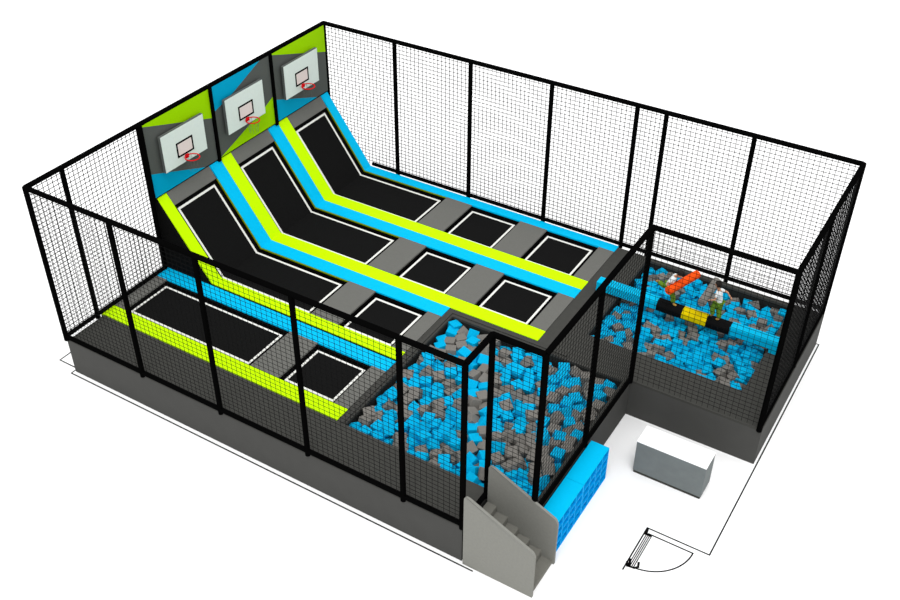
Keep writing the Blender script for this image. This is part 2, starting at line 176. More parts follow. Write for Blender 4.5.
# 1 83 68
V1 = """13666 9009 -235 8 -10 -5 98;13019 7227 -174 78 3 -23 56;11066 9007 -212 -88 -2 4 46;11231 7193 -116 -93 18 -9 26;10803 7815 -199 -31 14 -23 90;10655 9565 -150 31 -1 -2 94;13119 7004 -260 85 -2 -16 49;12148 7825 -188 -76 16 -24 56;11155 7012 -152 -22 1 15 95;11475 9821 -155 28 -3 -4 95;11737 7234 -192 -44 -7 0 88;13098 7948 -215 -63 5 4 76;12873 8319 -203 -85 1 -3 50;12847 6953 -250 94 19 -18 13;12835 7902 -205 79 -3 -1 60;10819 8487 -159 -59 4 -34 72;11879 8327 -155 -88 12 34 28;13354 9182 -195 -4 -3 3 99;11114 8306 -238 11 1 -11 98;13671 9821 -212 1 0 -1 99;12242 7641 -260 9 -5 13 98;11616 7023 -225 87 -18 11 42;13449 6985 -195 86 -20 36 27;10520 7232 -221 34 -7 -3 93;12400 7897 -209 15 -7 -18 96;12521 8105 -189 96 3 0 25;12271 9344 -224 -72 -14 8 66;12476 7220 -229 -79 -8 -22 55;10613 8945 -187 -39 3 0 91;10257 7229 -200 -95 -1 -10 24;10532 8541 -232 -94 -3 1 30;12910 8729 -192 -41 -13 -3 89;11913 6969 -278 -74 -40 -2 52;13536 7234 -195 48 3 -2 86;13671 7248 -245 -71 -1 0 69;13219 7195 -219 13 -15 -1 97;11908 8717 -146 -77 -39 -1 49;13019 9423 -253 93 13 8 30;12036 9433 -210 70 2 0 70;11968 7216 -223 90 38 13 6;12731 7197 -242 -24 11 8 95;11914 7411 -194 73 -7 4 67;11730 7661 -196 -69 -16 -4 69;13438 7859 -232 73 -4 -9 66;11652 8275 -236 35 -2 3 93;13671 8480 -332 73 -7 -12 65;12217 6764 -225 89 -9 -29 30;13220 7691 -282 90 7 10 39;11652 8701 -174 42 -20 -9 87;10229 9172 -236 43 1 1 89;11486 9407 -200 70 -31 -26 57;12593 6996 -253 -4 5 23 96;10868 7442 -258 7 -3 -10 98;11308 7590 -218 -45 -1 0 88;10229 6999 -220 -88 14 -7 42;13567 7000 -231 66 12 6 73;10999 8073 -243 96 19 -11 1;11314 6767 -194 57 10 41 69;12625 7438 -212 -77 -5 20 59;13609 7934 -256 -6 8 18 97;13477 8483 -272 95 1 2 28;12977 8922 -163 44 6 -6 88;10649 7432 -228 -39 7 -10 90;13671 7652 -258 -83 29 8 46;11183 7920 -231 -54 -13 -13 81;10561 8066 -234 -41 2 0 90;13333 8318 -265 -97 1 1 19;11171 9174 -205 -90 -15 3 37;13397 7425 -200 63 -4 7 76;11889 9175 -225 21 -32 9 91;10705 7014 -233 51 5 -19 82;11802 9447 -227 -2 9 -13 98;13671 9343 -272 -75 -5 2 64;10551 7650 -187 96 -9 -7 22;12520 7641 -208 43 -35 -24 79;10915 9613 -227 -97 -15 6 8;12944 9821 -226 79 -29 -7 52;13178 8532 -237 -85 -14 11 47;11568 6742 -225 -1 -7 4 99;11776 8093 -297 4 1 -2 99;12290 8908 -198 -20 -18 -8 95;13471 8958 -262 -70 34 21 57;10229 8328 -239 -3 3 14 98"""
H1 = """10229 8740 -271 -95 1 0 27;12670 8644 -222 -85 -11 -2 49;11994 8516 -202 82 3 -6 55;12737 9395 -256 81 -8 1 56;10333 6779 -214 47 -10 3 87;12176 7021 -278 -88 -14 -22 36;11499 8523 -251 -73 7 -17 64;13620 8724 -314 62 -1 2 77;12521 8994 -251 77 31 0 53;12048 8078 -226 -84 -2 -1 53;12433 8305 -160 0 -19 13 96;13339 9588 -228 93 12 -14 28;11704 9821 -251 -25 -18 -22 91;13601 6563 -155 -27 0 0 95;13664 6750 -209 -84 31 15 39;10229 7837 -250 8 15 5 97;10316 8060 -252 53 3 4 83;11271 8503 -286 46 2 6 88;13601 9635 -247 64 -7 22 72;13464 8086 -245 -92 7 0 37;10808 9369 -233 -86 -8 38 30;10242 9815 -274 -90 4 5 40;13524 7590 -231 -27 15 1 94;10292 9012 -289 -80 24 12 51;11437 9192 -239 96 -6 -21 4;10735 6786 -236 30 -4 -18 92;12409 6988 -303 98 -1 -2 14;13349 8707 -254 -9 24 26 92;12114 7454 -332 -91 38 -8 6;11387 8282 -297 96 -18 9 13;10896 8715 -224 67 -21 -12 69;12531 9436 -275 89 22 -12 35;10417 9573 -247 -52 2 35 76;13450 9435 -246 78 13 39 44;12113 9613 -201 -85 -3 15 49;10556 9821 -191 -69 -38 17 57;12674 7859 -261 99 0 -7 6;12646 9139 -215 -77 -30 -21 50;11516 8075 -325 -69 -28 -1 65;13124 8736 -250 -97 -1 1 19;10998 9821 -223 -89 20 -37 10;12582 8321 -257 49 2 14 85;10536 6729 -258 -96 7 -3 24;12298 7199 -284 58 0 0 80;11526 8953 -218 68 3 7 72;11345 9595 -241 39 7 -2 91;12894 9632 -254 -11 8 0 98;13671 8035 -311 14 12 -12 97;12277 8469 -244 -82 14 -9 53;13466 9821 -267 -70 9 7 69;12523 6782 -315 86 3 25 41;12998 6785 -323 -89 -25 0 35;11638 7413 -211 -37 7 -19 90;12779 7668 -272 -54 4 17 81;13001 8032 -207 -65 0 -3 74;11447 8710 -230 87 1 -22 42;13217 8933 -274 91 2 -5 39;10514 9374 -316 85 2 -9 50;13382 6577 -180 -87 -7 1 47;10790 7215 -277 -39 -16 -13 89;11553 7185 -228 99 5 -3 7;12171 8753 -261 -33 8 -19 91;12232 9813 -298 -14 -20 -16 95;12900 7419 -216 86 -31 22 31;10284 7666 -263 7 11 -29 94;11078 7682 -245 -68 1 -21 69;10667 8278 -269 88 10 18 40;13147 9160 -233 -48 -20 -34 77;11376 6960 -263 -4 0 0 99;12784 9821 -276 98 -1 6 12;10900 7071 -324 -90 -26 24 23;11122 8702 -305 81 -41 8 38;12388 8735 -241 -69 0 -6 71;12029 8950 -250 58 0 1 80;13671 6559 -444 90 -30 27 7;11397 7417 -269 -98 8 -4 12;13136 8329 -294 -93 -21 -24 9;13576 8271 -299 95 -19 9 19;10812 9816 -207 17 14 20 94;11121 6575 -186 49 1 -2 86;10229 7442 -236 -96 -3 23 10;12115 8287 -274 -41 -20 -13 87;11992 7639 -273 -5 7 39 90;12449 8542 -237 -12 -1 2 98;11246 9436 -269 -83 19 -11 49;11883 6559 -172 93 23 -2 27;10431 6981 -303 26 0 2 96;11546 7664 -250 -26 -35 8 89;10229 9617 -318 99 4 4 2;11299 9821 -197 -80 11 5 58;12491 9793 -328 69 -8 -19 68;13245 6750 -264 -91 18 -16 32;12981 7621 -272 -17 23 19 93;12310 8084 -222 -93 -13 -24 18;12772 8509 -245 83 4 10 53;11060 9344 -224 -84 -4 8 52;11836 7814 -290 67 2 1 73;13217 8077 -316 0 -27 2 95;10641 8743 -237 -6 15 15 96;12985 8537 -287 -57 8 -2 80;11013 6672 -204 42 10 -8 89;11127 7433 -231 -18 6 -9 97;13071 7442 -251 47 -1 -14 86;10288 8521 -257 70 -15 36 58;12032 9815 -260 89 -9 20 37;12567 9577 -277 64 -9 -4 75;12742 8952 -284 -72 -1 -2 68;12747 6807 -347 -24 0 -3 96;11388 7849 -335 -2 10 -1 98;10910 9140 -292 39 -1 0 91;11285 8058 -323 25 0 -20 94;11799 8546 -234 -79 -14 35 45;12040 6799 -312 -44 -26 26 80;10790 8070 -271 -66 -1 -12 72;10917 8294 -283 82 -4 8 55;12854 9174 -260 58 -16 13 77;13671 6968 -357 34 5 23 90;12419 7428 -275 -70 11 1 69;10420 8272 -281 -50 -22 4 82;11669 9601 -324 92 6 7 35;11341 8895 -316 86 8 -1 48;12200 9208 -294 55 -15 6 81;12368 9143 -329 -96 -1 24 3;10423 7391 -259 27 23 9 92;13619 7411 -280 13 9 -1 98;10793 7629 -284 -91 16 -28 20;12387 9598 -318 50 -20 -13 82;11767 6748 -262 4 4 31 94;10761 8995 -298 15 -15 4 97;11733 8928 -266 88 17 7 41;13671 7399 -460 94 -3 -4 30;11649 9113 -252 -14 -21 34 90;13100 9547 -279 1 11 -13 98;13290 9821 -313 -51 0 -8 85;13556 9177 -292 21 25 -20 91;13669 8972 -489 -36 3 1 92;10674 9160 -286 93 29 -9 14;13671 8341 -484 -67 -1 -1 73;11417 6561 -217 -38 -2 18 89;10270 9322 -318 66 4 18 72;13671 7888 -469 -59 -6 9 79;13671 8721 -388 87 -11 -32 32;13655 9821 -429 -98 4 2 11;10437 7900 -309 76 -2 1 64;13213 9417 -303 -29 0 -1 95;13671 9203 -402 -40 21 1 88;11685 7840 -281 98 0 -7 13;11003 8542 -319 98 -11 -7 5;11157 9628 -310 7 5 -4 99;10683 6559 -257 49 2 -1 86;11037 7205 -299 -93 -22 -1 25;10229 6559 -250 -89 -3 -7 42;12392 6602 -281 -62 -31 10 70;13671 9596 -500 66 6 -4 73;10701 7895 -308 89 -6 36 24;11883 9608 -283 72 8 -7 68;12724 8263 -379 43 -31 0 83;12815 6559 -264 90 -6 22 33;10859 6581 -270 -95 -14 9 24;10405 8664 -328 61 10 -28 72;13149 7629 -374 6 0 0 99;11912 8111 -457 47 8 21 84;13474 6752 -275 52 -32 -12 77;10463 9134 -330 16 -20 5 95;11713 9377 -400 -25 -7 -9 95;13132 6572 -268 62 -35 19 67;10418 6603 -299 -33 0 -4 93;12953 6948 -412 -29 -14 1 94;11403 7165 -391 19 -2 4 97;10783 7356 -338 -58 13 15 78;13643 7621 -402 70 2 5 70;12792 8016 -276 8 -22 16 95;11022 6989 -431 61 -18 17 74;12950 7885 -394 -99 0 3 1;10433 8984 -469 -11 13 0 97;13270 7012 -427 -42 1 -5 90;10837 7826 -500 15 0 -2 98;12612 8491 -387 -95 -6 9 27;11268 9155 -406 75 -24 17 57;11915 9406 -521 -93 -24 -14 19;12123 6571 -274 -69 9 19 68;11986 7439 -486 15 -16 -33 91;12840 7641 -504 -85 2 -1 51;12243 7841 -357 78 11 -9 59;10886 8044 -481 -93 5 -3 33;11679 8089 -393 -93 -9 3 33;10481 8708 -379 94 1 -31 0;11414 9394 -338 85 -2 10 49;12435 9374 -480 -34 8 -6 93;11156 9821 -390 90 -34 -17 14;12631 9783 -491 47 0 9 87;11644 6559 -265 -77 28 13 54;12631 6559 -298 -95 27 0 1;10312 6559 -476 -20 30 13 91;10540 6587 -422 51 4 -5 84;10807 6609 -401 35 -1 2 93;11104 6597 -476 -90 -22 9 33;11217 6581 -371 89 -5 -3 42;11530 6559 -381 73 2 0 67;11772 6583 -448 -94 19 23 5;11985 6559 -451 -8 10 27 94;12238 6619 -448 -47 -6 -6 87;12547 6561 -503 -90 -34 -19 12;12708 6577 -387 -45 -7 -1 88;13005 6612 -410 96 0 -13 22;13232 6607 -547 -35 -4 2 93;13501 6577 -388 -98 -11 1 10;10229 6792 -455 -50 -7 -18 83;10422 6768 -456 97 2 17 14;10627 6728 -393 -46 1 -2 88;10876 6812 -424 -75 -17 -32 53;11167 6770 -373 -91 -7 7 37;11448 6739 -376 90 7 -14 37;11701 6742 -479 -56 11 -10 80;11894 6782 -501 -11 20 -13 95;12135 6787 -416 -62 29 -15 70;12336 6766 -532 94 29 -8 11;12677 6729 -459 -93 0 1 35;12865 6750 -510 -99 10 1 1;13145 6759 -445 97 3 0 20;13329 6806 -420 67 -8 -3 73;13551 6741 -486 -94 -8 -19 24;10310 6995 -513 96 6 -25 4;10576 7022 -395 5 2 10 98;10769 6951 -398 78 -35 -3 49;11281 7021 -415 -84 1 1 53;11554 6974 -465 -89 25 13 32;11730 7019 -455 50 1 6 85;12068 6994 -414 -87 -27 10 37;12174 6914 -442 -88 0 0 45;12535 7015 -490 -87 -7 0 47;12774 6934 -514 -69 -8 -16 69;13454 7018 -423 -80 -11 41 41;10229 7175 -466 -85 -8 -1 50;10410 7227 -390 -97 0 1 19;10643 7197 -448 -92 13 7 34;10931 7197 -407 85 -2 0 50;11115 7238 -400 96 -10 12 18;11634 7240 -468 73 13 2 65;11888 7235 -415 -96 -2 -3 22;12110 7192 -612 41 16 6 88;12401 7170 -439 -52 -25 13 80;12665 7210 -401 -93 5 -18 28;12916 7153 -462 91 -31 -20 15;13112 7195 -506 -59 -1 -36 71;13343 7238 -461 56 0 0 82;13601 7195 -407 58 -6 -34 72;10242 7413 -383 96 24 6 7;10536 7444 -512 -89 -8 -35 24;11100 7444 -497 36 -14 39 82;11268 7461 -489 -97 -8 -7 18;11504 7418 -409 -96 -11 2 22;11746 7407 -456 -88 -2 -22 39;12239 7472 -457 -82 -12 8 54;12503 7360 -412 -56 -31 0 76;12693 7386 -452 -57 -1 -6 81;13017 7443 -450 -76 -1 -12 63;13266 7407 -449 61 1 0 78;13533 7443 -503 92 2 1 38;10229 7614 -451 41 5 2 90;10428 7658 -430 -81 -4 3 57;10681 7620 -449 9 -9 33 93;10907 7627 -496 -69 7 9 70;11139 7624 -506 98 -3 -2 12;11440 7640 -452 -80 -2 -3 58;11669 7660 -425 3 3 10 98;11922 7634 -425 -86 3 -28 41;12128 7672 -407 -89 -11 -11 40;12383 7660 -412 90 6 -13 39;12662 7591 -419 -10 -1 25 95;13380 7559 -491 67 -2 4 73;10313 7809 -410 0 -4 -7 99;10539 7875 -409 93 3 31 13;11048 7853 -466 -85 -23 21 39;11332 7859 -428 63 -19 -7 74;11484 7829 -410 96 12 -5 20;11798 7876 -458 94 10 -2 30;12064 7875 -423 -96 -1 -3 24;12485 7879 -453 -37 -10 7 91;12694 7884 -485 -85 -2 6 50;13234 7849 -465 -66 -4 -25 69;13449 7868 -488 -11 -6 19 96;10229 8078 -435 -84 9 0 52;10382 8110 -444 -41 10 -5 89;10670 8047 -510 -76 12 20 59;11157 8109 -477 -96 8 2 21;11407 8098 -454 -91 -7 0 38;12110 8081 -392 -91 -3 1 39;12359 8074 -393 -10 -31 17 92;12587 8099 -469 82 3 4 56;12863 8110 -408 94 2 -13 29;13118 8108 -349 -39 27 12 86;13398 8035 -487 -22 0 0 97;13602 8081 -410 -62 29 -14 70;10265 8302 -447 89 -8 -9 41;10586 8288 -435 -98 -8 -2 11;10786 8345 -400 80 9 5 58;11095 8327 -542 70 19 5 67;11269 8321 -482 89 -29 13 31;11561 8276 -483 -23 -24 19 91;11778 8326 -468 24 4 12 95;11957 8294 -431 -3 -16 8 97;12259 8285 -472 94 20 -21 9;12490 8270 -367 -80 4 1 59;12983 8310 -429 -28 -3 8 95;13272 8332 -512 -57 -5 -3 81;13469 8287 -474 -8 14 -13 97;10229 8500 -512 -99 2 2 8;10414 8501 -453 -96 6 -8 21;10658 8479 -462 -16 -7 -19 96;10893 8539 -432 55 4 -1 82;11182 8477 -464 41 4 -9 89;11368 8515 -465 -43 -21 -22 84;11641 8512 -491 -12 -5 -31 93;11936 8474 -426 -66 23 -3 70;12139 8469 -508 -81 1 -14 55;12344 8507 -437 31 8 23 91;12873 8554 -450 29 2 -23 92;13111 8506 -436 86 -2 -4 48;13342 8508 -376 -55 23 -8 79;13633 8511 -496 -78 -8 8 60;10245 8772 -360 -93 -2 -13 32;10812 8785 -470 -83 23 -4 48;11011 8738 -477 -40 0 0 91;11266 8773 -466 -92 20 9 30;11529 8755 -455 90 -41 2 2;11781 8703 -432 -49 2 -14 85;12013 8756 -424 -74 14 -3 64;12301 8764 -408 79 -4 0 59;12492 8735 -396 -88 -36 -15 22;12760 8720 -470 -98 10 -3 5;12994 8700 -471 -92 7 9 34;13195 8751 -454 59 28 6 74;13452 8709 -432 -37 -7 3 91;10229 8940 -429 -69 8 16 69;10667 8976 -462 -88 -4 -9 45;10905 8939 -447 90 2 2 40;11170 8949 -524 -41 12 2 89;11432 8942 -424 -85 -9 -11 48;11683 8966 -369 76 3 -20 60;11905 8953 -420 96 -18 5 15;12134 8978 -445 71 2 -12 68;12392 8978 -452 -97 14 10 1;12609 8982 -411 94 -6 -12 26;12815 8991 -427 94 9 24 14;13147 8925 -425 98 1 0 11;13366 8960 -447 -76 3 3 64;10287 9198 -482 -87 -20 -5 43;10495 9129 -433 84 -21 18 44;10818 9147 -455 5 -17 32 92;11118 9164 -342 57 -28 -6 76;11522 9146 -441 80 -25 -4 53;11746 9186 -375 89 38 -3 20;11974 9120 -425 -89 -7 -4 42;12276 9189 -457 -81 1 2 57;12500 9240 -437 8 13 -12 97;12775 9187 -489 6 -6 -30 94;13015 9162 -395 98 0 0 10;13219 9158 -471 74 -11 13 64;13457 9155 -523 77 7 10 61;10229 9433 -503 55 -14 -14 80;10373 9362 -455 67 -15 17 69;10690 9399 -451 -31 12 20 91;10942 9376 -436 87 7 2 46;11179 9384 -506 -81 5 6 56;12168 9383 -552 -95 -7 -6 25;12619 9350 -440 -24 41 -2 87;12877 9399 -473 -14 0 10 98;13113 9365 -459 -85 35 -10 36;13359 9338 -397 -98 -1 -1 10;13589 9349 -481 -97 17 -7 10;10254 9563 -459 9 3 -14 98;10582 9597 -458 -22 18 -11 94;10786 9638 -455 -49 -1 -2 86;10955 9582 -434 9 5 -7 98;11318 9622 -413 -85 6 20 47;11498 9622 -425 82 30 21 42;11808 9597 -390 99 4 5 1;11987 9586 -499 42 21 8 87;12195 9608 -453 -61 10 -11 77;12500 9600 -410 90 -8 10 39;12695 9612 -536 96 -19 -1 13;13022 9620 -484 -98 0 -3 13;13227 9609 -436 2 -9 1 99;13452 9641 -411 -94 -1 -8 29;10229 9812 -401 -79 0 3 59;10401 9796 -487 38 -8 -1 91;10633 9821 -474 48 -4 10 86;10877 9788 -420 4 39 4 91;11417 9807 -442 -41 13 -20 87;11682 9821 -403 40 -8 18 89;11884 9821 -478 -89 19 -32 22;12162 9821 -457 9 -6 5 98;12424 9821 -549 35 -9 -2 92;12908 9821 -435 58 -11 -8 79;13208 9799 -480 -24 4 -2 96;13401 9819 -425 95 8 -1 26"""

# ------------------------------------------------------------------ world, sun, camera
w = bpy.data.worlds.new('overcast'); S.world = w; w.use_nodes = True
bg = w.node_tree.nodes['Background']; bg.inputs[0].default_value = (1, 1, 1, 1); bg.inputs[1].default_value = 1.25
sl = bpy.data.lights.new('soft_sun', 'SUN'); sl.energy = 1.7; sl.angle = math.radians(30)
so = bpy.data.objects.new('soft_sun', sl); C.objects.link(so)
so.rotation_euler = Vector((.22, -.5, 1.3)).to_track_quat('Z', 'Y').to_euler(); so.location = (0, -10, 20)
cd = bpy.data.cameras.new('camera'); co = bpy.data.objects.new('camera', cd); C.objects.link(co)
co.location = (17.125997, -11.356324, 15.277981)
co.rotation_euler = [math.radians(a) for a in (52.80126209, -.34102164, 31.42484069)]
cd.sensor_width = 36; cd.lens = 1049.1939 / 900 * 36; cd.clip_end = 500
S.camera = co
vs_ = S.view_settings; vs_.view_transform = 'Standard'; vs_.look = 'None'; vs_.gamma = 1; vs_.exposure = 0; vs_.use_curve_mapping = False

# ------------------------------------------------------------------ floor and plan lines
G = -1.01
XF, Y1, X2, Y2, XR, L, H = 10.56, .92, 11.58, 5.48, 14.48, 10.19, 4.0
mb = MB(); mb.add([(-180, -60, G), (60, -60, G), (60, 220, G), (-180, 220, G)], [(0, 1, 2, 3)])
fl = mb.build('floor', M['floor']); fl['kind'] = 'structure'

def polyline(mb, pts, wd, z=G + .001, t=.003):
    for p, q in zip(pts, pts[1:]):
        p = Vector(p); q = Vector(q); d = (q - p).normalized(); n = Vector((-d.y, d.x)) * wd / 2; e = d * wd / 2
        a, b, c, f = p - n - e, q - n + e, q + n + e, p + n - e
        mb.prism([(v.x, v.y) for v in (a, b, c, f)], z, z + t, axis='z')
mb = MB()
polyline(mb, [(-.05, .75), (-.63, .75), (-.63, .09), (-.04, .09), (-.04, -.10), (10.86, -.10)], .03)
polyline(mb, [(14.2, 10.22), (14.6, 10.22), (14.6, 2.66), (13.3, 2.66), (13.3, 1.46)], .03)
tag(mb.build('floor_outline', M['line']), 'thin black outline of the room drawn on the white floor around the trampoline platform', 'floor marking')
mb = MB()
cx, cy, R_ = 13.38, 2.53, .93
arc = [(cx + R_ * math.cos(-t * PI / 2 / 24), cy + R_ * math.sin(-t * PI / 2 / 24)) for t in range(25)]
polyline(mb, arc, .03); polyline(mb, [(cx, cy), (cx + R_, cy)], .03)
for dx in (0.0, .035, .07, .105): polyline(mb, [(cx - .03 + dx, cy), (cx - .03 + dx, cy - R_)], .02)
polyline(mb, [(13.32, 2.62), (13.34, 2.50), (13.44, 2.50)], .05)
polyline(mb, [(13.30, 1.66), (13.34, 1.58), (13.47, 1.60), (13.53, 1.66), (13.50, 1.76)], .045)
polyline(mb, [(13.33, 1.75), (13.37, 1.60)], .05)
tag(mb.build('door_swing_marking', M['line'], loc=(13.4, 2.1, G)), 'black quarter-circle door swing symbol drawn on the white floor', 'floor marking')

# ------------------------------------------------------------------ platform
P1 = (7.09, 11.44, 1.06, 5.36)     # corner foam pit
P2 = (10.10, 13.80, 6.43, 9.95)    # beam foam pit
XE, XG = 6.88, 9.23                # ends of the trampoline rows
plat = thing('platform', (7, 5, G), 'dark charcoal raised platform with skirted sides holding trampolines and both foam pits', 'platform')
xs = [.09, XE, P1[0], XG, P2[0], XF, P1[1], X2, P2[1], XR + .06]
ys = [0, Y1, P1[2], P1[3], Y2, 5.6, P2[2], P2[3], 10.08]
def on_deck(x, y):
    if x > XF and y < Y1: return False
    if x > X2 and y < Y2: return False
    if P1[0] < x < P1[1] and P1[2] < y < P1[3]: return False
    if P2[0] < x < P2[1] and P2[2] < y < P2[3]: return False
    if x < XE and y > P1[2]: return False
    if x < XG and y > 5.6: return False
    return True
mb = MB(); grid_slab(mb, xs, ys, on_deck, -.06, 0); mb.build('deck', M['deck'], plat)
def in_well(x, y): return (x < XE and 1.06 < y < 10.15) or (x < XG and y > 5.6)
mb = MB(); grid_slab(mb, [-.03, XE, XG], [1.06, 5.6, 10.15], in_well, -.22, -.18); mb.build('recessed_floor', M['well'], plat)
T = .04
for a, b in (((0.0, 0), (XF, T)), ((XF - T, T), (XF, Y1)), ((XF, Y1), (X2, Y1 + T)), ((X2 - T, Y1 + T), (X2, Y2 + T)), ((X2, Y2), (XR + .06, Y2 + T)), ((XR + .02, Y2 + T), (XR + .06, 10.19))):
    mb = MB(); mb.box((a[0], a[1], G), (b[0], b[1], -.061)); mb.build('skirt_panel', M['skirt'], plat)
for (x0, x1, y0, y1), zf in ((P1, -.76), (P2, -.74)):
    mb = MB(); t = .02
    mb.box((x0 - t, y0 - t, zf - .03), (x1 + t, y1 + t, zf))
    mb.box((x0 - t, y0 - t, zf), (x0, y1 + t, -.06)); mb.box((x1, y0 - t, zf), (x1 + t, y1 + t, -.06))
    mb.box((x0, y0 - t, zf), (x1, y0, -.06)); mb.box((x0, y1, zf), (x1, y1 + t, -.06))
    mb.build('pit_liner', M['liner'], plat)
# low raised lip along the left and back rim of the corner pit
mb = MB(); mb.box((6.97, 1.06, 0), (7.04, 5.52, .03)); mb.box((7.04, 5.44, 0), (10.05, 5.50, .03)); mb.build('pit_rim_lip', M['deck'], plat)
mb = MB(); mb.prism([(-.05, -.2), (-.05, 1.99), (0.02, 1.99), (1.40, -.05), (1.40, -.2)], 3.28, 3.34); mb.prism([(0.02, -.2), (0.02, 1.99), (1.40, -.05), (1.40, -.2)], 10.08, 10.12)
mb.prism([(0.02, 1.72), (0.02, 1.78), (1.36, -.16), (1.30, -.16)], 3.34, 10.08)
tag(mb.build('incline_frame', M['well'], loc=(.7, 6.7, -.2)), 'black wedge-shaped backing under the sloping trampolines below the three basketball boards', 'ramp frame')

# ------------------------------------------------------------------ pads, beds, tape
A = Vector((0.0, 2.03)); B = Vector((1.43, .02))        # ramp surface in x,z
dr = (B - A).normalized(); nr = Vector((-dr.y, dr.x))
if nr.y < 0: nr = -nr
def offs(t):
    """ramp-top, bend point of a surface t below the pad tops"""
    a = A - nr * t
    zb = .02 - t
    k = (a.y - zb) / -dr.y
    return a, Vector((a.x + dr.x * k, zb))
def path(s0, xe, t):
    a, b = offs(t)
    p0 = a + dr * s0
    return [p0, b, Vector((xe, .02 - t))]
def bent(mb, y0, y1, s0, xe, t0, t1, mi=0):
    top = path(s0, xe, t0); bot = path(s0, xe, t1)
    mb.prism([tuple(v) for v in top] + [tuple(v) for v in bot[::-1]], y0, y1, mi)
TH = .05; FR = .14
rown = ['nearest the front net', 'second from the front net', 'third from the front net', 'along the back net']
# y-limits of the coloured strips
def strip(y0, y1, col, label, ramp, xe, x0=0.0, olive=False):
    mb = MB()
    if ramp: bent(mb, y0 + .003, y1 - .003, 0, xe, 0, TH)
    else: mb.box((x0, y0 + .003, .02 - TH), (xe, y1 - .003, .02))
    o = mb.build('edge_pad', M[col], loc=(3, (y0 + y1) / 2, -.12), bevel=.008)
    tag(o, label, 'safety pad', 'long coloured pads between the trampoline rows')
    mb = MB()
    if ramp: bent(mb, y0 + .008, y1 - .008, .004, xe - .005, TH, FR)
    else: mb.box((x0 + .005, y0 + .008, .02 - FR), (xe - .005, y1 - .008, .02 - TH))
    mb.build('support_frame', M['well'], o)
    if olive:
        mb = MB(); bent(mb, y0 - .025, y0 + .002, .42, 4.18, .02, TH - .005)
        mb.build('piping', M['olive'], o)
    return o
strip(1.06, 1.46, 'lime', 'lime green flat pad along the front of the row nearest the front net', False, XE - .003, -.02)
strip(2.88, 3.28, 'blue', 'blue flat pad behind the nearest row, at the foot of the black ramp side', False, XE - .003, -.02)
strip(3.34, 3.66, 'lime', 'lime green bent pad on the leftmost edge of the sloping trampolines', True, XE - .003)
strip(5.20, 5.60, 'blue', 'blue bent pad running down from below the leftmost and middle basketball boards', True, XE - .003, olive=True)
strip(5.60, 6.00, 'lime', 'lime green bent pad from between the leftmost and middle boards to the corner foam pit', True, XG - .003)
strip(7.50, 7.90, 'blue', 'blue bent pad running down from below the middle and rightmost basketball boards', True, XG - .003, olive=True)
strip(7.90, 8.30, 'lime', 'lime green bent pad running down from below the middle and rightmost boards', True, XG - .003)
strip(9.82, 10.12, 'blue', 'blue bent pad along the foot of the long back net', True, XG - .003, olive=True)

rows = [(1.46, 2.88, XE, False), (3.66, 5.20, XE, True), (6.00, 7.50, XG, True), (8.30, 9.82, XG, True)]
openings = [(4.2, 5.0, 6.5), (7.3, 8.8)]
def cross(x0, x1, y0, y1, label):
    mb = MB(); mb.box((x0 + .002, y0 + .001, .02 - TH), (x1 - .002, y1 - .002, .018))
    o = mb.build('cross_pad', M['grey'], loc=((x0 + x1) / 2, (y0 + y1) / 2, -.12), bevel=.006)
    mb = MB(); mb.box((x0 + .008, y0 + .001, .02 - FR), (x1 - .008, y1 - .002, .02 - TH)); mb.build('support_frame', M['well'], o)
    tag(o, label, 'safety pad', 'grey pads at the ends of the trampolines')
def tape_rect(mb, x0, x1, y0, y1, wd=.055):
    z = -.098
    for a, b in (((x0, y0), (x1, y0 + wd)), ((x0, y1 - wd), (x1, y1)), ((x0, y0 + wd), (x0 + wd, y1 - wd)), ((x1 - wd, y0 + wd), (x1, y1 - wd))):
        mb.box((a[0], a[1], z), (b[0], b[1], z + .008))
WD = .055
